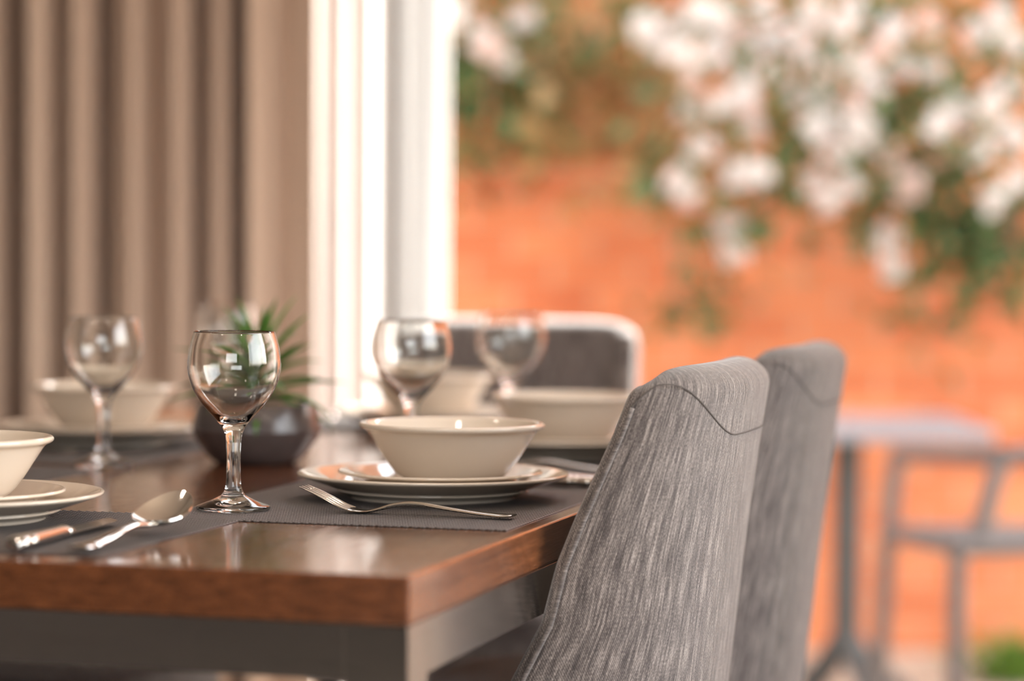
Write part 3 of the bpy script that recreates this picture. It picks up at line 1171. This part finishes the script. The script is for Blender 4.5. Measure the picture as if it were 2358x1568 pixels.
# ------------------------------------------------------------------ patio furniture
def cafe_table():
    Y = 6.2
    top_c = at(1990, 968, Y)
    zt = top_c.z
    px = at(1953, 1000, Y)
    root = empty('bistro_table', (px.x, Y, PATIO_Z))
    tag(root, 'blurred grey bistro table with pedestal leg outside by brick wall', 'table')
    h = zt - PATIO_Z
    v, f = rbox(-0.32, 0.285, -0.30, 0.30, h - 0.030, h, 0.006)
    mesh_obj('table_top', v, f, M['cafetop'], root, smooth=False)
    MB().tube([(0, 0, 0.16), (0, 0, h - 0.03)], 0.034, 16).build('post', M['cafe'], root)
    for k in range(4):
        q = PI / 4 * 0.35 + k * PI / 2
        MB().tube([(0.01 * math.cos(q), 0.01 * math.sin(q), 0.22), (0.06 * math.cos(q), 0.06 * math.sin(q), 0.15), (0.16 * math.cos(q), 0.16 * math.sin(q), 0.07),
                   (0.26 * math.cos(q), 0.26 * math.sin(q), 0.025), (0.29 * math.cos(q), 0.29 * math.sin(q), 0.010)], [0.022, 0.022, 0.018, 0.015, 0.014], 10).build('foot', M['cafe'], root)


def cafe_chair():
    Y0 = 5.5
    root_p = at(2200, 1300, Y0)
    root = empty('patio_armchair', (root_p.x, Y0, PATIO_Z))
    tag(root, 'blurred grey metal patio armchair at right beside bistro table', 'chair')

    def loc(px, py, Y):
        p = at(px, py, Y)
        return (p.x - root_p.x, p.y - Y0, p.z - PATIO_Z)
    r = 0.019
    Yf, Yb = 5.30, 5.72
    fl = loc(2205, 1262, Yf)
    sl = loc(2045, 1228, Yb)
    bt = loc(2066, 1045, Yb)
    MB().tube([(fl[0], fl[1], 0), fl], r, 10).build('leg', M['cafechair'], root)
    MB().tube([(sl[0] - 0.02, sl[1] + 0.03, 0), sl], r, 10).build('leg', M['cafechair'], root)
    fr = (fl[0] + 0.42, fl[1] + 0.10, fl[2])
    br = (sl[0] + 0.42, sl[1] + 0.10, sl[2])
    MB().tube([(fr[0], fr[1], 0), fr], r, 10).build('leg', M['cafechair'], root)
    MB().tube([(br[0], br[1] + 0.03, 0), br], r, 10).build('leg', M['cafechair'], root)
    m = MB()
    for a, b in ((sl, fl), (fl, fr), (fr, br), (br, sl)):
        m.tube([a, b], r * 0.95, 10)
    m.build('seat_frame', M['cafechair'], root)
    s = MB()
    for k in range(1, 7):
        t = k / 7
        a = tuple(sl[i] + (fl[i] - sl[i]) * t for i in range(3))
        b = tuple(br[i] + (fr[i] - br[i]) * t for i in range(3))
        s.tube([a, b], 0.012, 8, flat=0.004)
    s.build('seat', M['cafechair'], root)
    at1 = loc(2308, 1052, 5.38)
    am = loc(2280, 1140, 5.36)
    # armrest with sloping support
    MB().tube([sl, tuple((sl[i] + bt[i]) / 2 for i in range(3)), bt], r, 10).build('arm_post', M['cafechair'], root)
    MB().tube([bt, tuple(bt[i] * 0.5 + at1[i] * 0.5 for i in range(3)), at1], [r, r, r * 1.2], 10).build('armrest', M['cafechair'], root)
    foot = loc(2245, 1262, 5.34)
    MB().tube([at1, am, foot], r * 1.05, 10).build('arm_support', M['cafechair'], root)
    b2 = (at1[0] + 0.40, at1[1] + 0.08, at1[2])
    MB().tube([at1, ((at1[0] + b2[0]) / 2, at1[1] + 0.02, at1[2] + 0.01), b2], r * 1.1, 10).build('back_rail', M['cafechair'], root)
    MB().tube([b2, fr], r, 10).build('arm_support', M['cafechair'], root)


cafe_table()
cafe_chair()

# ------------------------------------------------------------------ climbers and blossom
def leaf_cards(mb, centre, spread, n, size, rng, zsq=1.0):
    for _ in range(n):
        p = Vector((rng.gauss(0, spread), rng.gauss(0, spread * 0.6), rng.gauss(0, spread * zsq))) + centre
        a = Vector((rng.uniform(-1, 1), rng.uniform(-1, 1), rng.uniform(-1, 0.4))).normalized()
        b = a.cross(Vector((rng.uniform(-1, 1), rng.uniform(-1, 1), rng.uniform(-1, 1)))).normalized()
        c = a.cross(b)
        s = size * rng.uniform(0.7, 1.3)
        vs = [p, p + a * s * 0.35 + b * s * 0.28 + c * s * 0.06, p + a * s * 0.75 + b * s * 0.22 + c * s * 0.04, p + a * s,
              p + a * s * 0.75 - b * s * 0.22 + c * s * 0.04, p + a * s * 0.35 - b * s * 0.28 + c * s * 0.06, p + a * s * 0.5 - c * s * 0.03]
        mb.add(vs, [(0, 1, 6), (1, 2, 6), (2, 3, 6), (3, 4, 6), (4, 5, 6), (5, 0, 6)])


def flower(mb, p, size, rng):
    nrm = Vector((rng.uniform(-0.8, 0.8), rng.uniform(-1.2, -0.1), rng.uniform(-0.4, 0.8))).normalized()
    a = nrm.cross(Vector((0.3, 0.2, 1))).normalized()
    b = nrm.cross(a)
    for k in range(5):
        q = 2 * PI * k / 5 + rng.uniform(-0.2, 0.2)
        d = a * math.cos(q) + b * math.sin(q)
        e = nrm.cross(d)
        lift = nrm * size * 0.25
        vs = [p, p + d * size * 0.45 + e * size * 0.33 + lift * 0.5, p + d * size * 0.9 + e * size * 0.28 + lift, p + d * size * 1.0 + lift * 1.1,
              p + d * size * 0.9 - e * size * 0.28 + lift, p + d * size * 0.45 - e * size * 0.33 + lift * 0.5]
        mb.add(vs, [(0, 1, 2, 3), (0, 3, 4, 5)])


def climber(name, label, cat, blossoms, greens, stems, rng, leaf='leaf', pink=0.2, nfl=(7, 10), nleaf=40, lsize=0.06):
    base = stems[0][0] if stems else at(*greens[0][:3])
    root = empty(name, base)
    tag(root, label, cat)
    off = -Vector(base)
    for s in stems:
        pts = [Vector(p) + off for p in s]
        n = len(pts)
        MB().tube(smooth_prof([tuple(p) for p in pts], 4), [0.012 - 0.008 * i / ((n - 1) * 4) for i in range((n - 1) * 4 + 1)], 7).build('stem', M['bark'], root)
    g = MB()
    for (px, py, Y, sp, k) in greens:
        leaf_cards(g, at(px, py, Y) + off, sp, k, lsize, rng)
    for (px, py, Y) in blossoms:
        leaf_cards(g, at(px, py + 14, Y + 0.06) + off, 0.07, max(3, nleaf // 10), lsize, rng)
    if g.v:
        o = g.build('foliage', M[leaf], root, auto=None)
    for (px, py, Y) in blossoms:
        mb = MB()
        c = at(px, py, Y) + off
        for _ in range(rng.randint(*nfl)):
            q = Vector((rng.gauss(0, 0.017), rng.gauss(0, 0.010), rng.gauss(0, 0.017)))
            if q.length > 0.024: q = q.normalized() * 0.024
            flower(mb, c + q, rng.uniform(0.018, 0.026), rng)
        mb.build('blossom_cluster', M['pinkpetal' if rng.random() < pink else 'petal'], root, auto=None)
    return root


rng = random.Random(11)
BL = [(1480, 60), (1525, 105), (1560, 50), (1605, 20), (1640, 130), (1600, 180), (1660, 235), (1700, 60), (1722, 300), (1592, 255), (1612, 335), (1722, 250),
      (1745, 395), (1690, 405), (1582, 455), (1560, 415), (1680, 520), (1690, 575), (1790, 75), (1850, 130), (1870, 30), (1925, 60), (1900, 185), (1880, 300),
      (1960, 240), (1990, 140), (2030, 120), (2085, 145), (2140, 150), (1880, 420), (1930, 350), (1990, 320), (1950, 425), (2060, 365), (2092, 430), (1905, 465),
      (2042, 555), (2052, 615), (2180, 235), (2205, 265), (2300, 40), (2330, 95), (2252, 75), (2282, 235), (2335, 200), (2262, 350), (2312, 300), (2345, 410),
      (1960, 15), (1760, 20), (2150, 55), (1650, 30), (1840, 220), (1780, 170), (1700, 160), (2010, 205), (2150, 290), (1660, 90), (1745, 110), (2060, 60),
      (1570, 130), (1830, 75), (1925, 130), (1890, 245), (1975, 290), (1720, 215), (2340, 320), (2290, 460), (1930, 290)]
bl = [(x, y, 6.45 + rng.uniform(-0.28, 0.25)) for x, y in BL]
gr = [(1760, 420, 6.9, 0.10, 60), (1850, 360, 6.9, 0.08, 40), (1700, 480, 6.95, 0.08, 30), (2050, 40, 6.9, 0.14, 110), (2100, 250, 6.9, 0.12, 110), (2150, 380, 6.9, 0.12, 120), (2220, 480, 6.9, 0.11, 110),
      (2260, 560, 6.95, 0.09, 80), (2300, 600, 6.95, 0.08, 50), (2010, 470, 6.9, 0.08, 40), (1640, 640, 7.1, 0.06, 26), (1580, 380, 7.0, 0.07, 30), (1800, 250, 6.9, 0.11, 60), (1960, 180, 6.9, 0.12, 70), (2330, 500, 6.9, 0.10, 90), (2200, 60, 6.9, 0.12, 90),
      (1560, 700, 7.15, 0.06, 16), (2180, 760, 7.15, 0.05, 14), (2330, 150, 6.9, 0.1, 60), (1550, 20, 6.9, 0.1, 50), (1700, 20, 6.9, 0.12, 60)]
st = [[at(2330, 560, 6.9), at(2250, 330, 6.85), at(2100, 120, 6.8), at(1900, -60, 6.8), at(1700, -160, 6.8)],
      [at(1950, -60, 6.8), at(1800, 100, 6.7), at(1680, 300, 6.65), at(1640, 480, 6.65), at(1690, 590, 6.6)],
      [at(2150, 40, 6.8), at(2000, 200, 6.65), at(1920, 330, 6.6), at(1910, 470, 6.6)],
      [at(2250, 330, 6.85), at(2120, 400, 6.7), at(2060, 520, 6.65), at(2050, 620, 6.65)],
      [at(2330, 560, 6.9), at(2345, 380, 6.8), at(2310, 150, 6.7), at(2290, -20, 6.7)],
      [at(1900, -60, 6.8), at(1700, -40, 6.7), at(1560, 40, 6.6), at(1480, 90, 6.6)]]
climber('flowering_climber', 'blurred climber with masses of white blossom over brick wall at upper right', 'climbing plant', bl, gr, st, rng)

bl2 = [(1130, 110, 6.5), (1042, 22, 6.5), (1160, 130, 6.7), (1110, 85, 6.6), (1200, 35, 6.7)]
gr2 = [(1100, 200, 6.9, 0.08, 70), (1060, 130, 6.9, 0.08, 60), (1150, 240, 6.95, 0.07, 40), (1030, 60, 6.9, 0.1, 60), (1200, 120, 6.95, 0.09, 40), (1130, 340, 7.1, 0.06, 18), (1180, 40, 6.9, 0.1, 60)]
st2 = [[at(1020, -120, 6.8), at(1060, 20, 6.7), at(1120, 120, 6.65), at(1130, 260, 6.8)], [at(1060, 20, 6.7), at(1150, 60, 6.7), at(1200, 90, 6.8)]]
climber('blossom_spray', 'small hanging spray with white blossom beside voile curtain at top', 'climbing plant', bl2, gr2, st2, rng, pink=0.1)

gr3 = [(1330, 60, 7.05, 0.14, 110), (1270, 200, 7.1, 0.09, 60), (1400, 180, 7.1, 0.11, 80), (1480, 250, 7.1, 0.09, 70), (1390, 330, 7.15, 0.08, 40), (1500, 400, 7.15, 0.07, 36), (1200, 330, 7.15, 0.07, 34), (1040, 330, 7.1, 0.07, 34), (1470, 120, 7.05, 0.1, 70), (1250, 40, 7.0, 0.1, 60), (1040, 200, 7.1, 0.08, 50)]
st3 = [[at(1300, -150, 7.1), at(1330, 40, 7.1), at(1400, 200, 7.15), at(1390, 400, 7.2)], [at(1330, 40, 7.1), at(1260, 160, 7.1), at(1200, 330, 7.2)],
       [at(1420, -150, 7.1), at(1480, 100, 7.1), at(1500, 330, 7.15), at(1570, 700, 7.2)]]
climber('autumn_vine', 'blurred vine with sparse golden brown leaves trailing down brick wall', 'climbing plant', [], gr3, st3, rng, leaf='dryleaf', lsize=0.07)

g = MB()
base = at(2345, 1545, 6.9)
base.z = PATIO_Z
root = empty('garden_tuft', base)
tag(root, 'bright green leafy tuft on patio at lower right corner', 'plant')
rg = random.Random(5)
for i in range(90):
    az = rg.uniform(0, 2 * PI)
    blade(g, (rg.gauss(0, 0.06), rg.gauss(0, 0.05), 0.0), az, math.radians(rg.uniform(45, 88)), math.radians(rg.uniform(-10, 45)), rg.uniform(0.10, 0.20), 0.010, n=6)
g.build('leaves', M['grass'], root, auto=None)
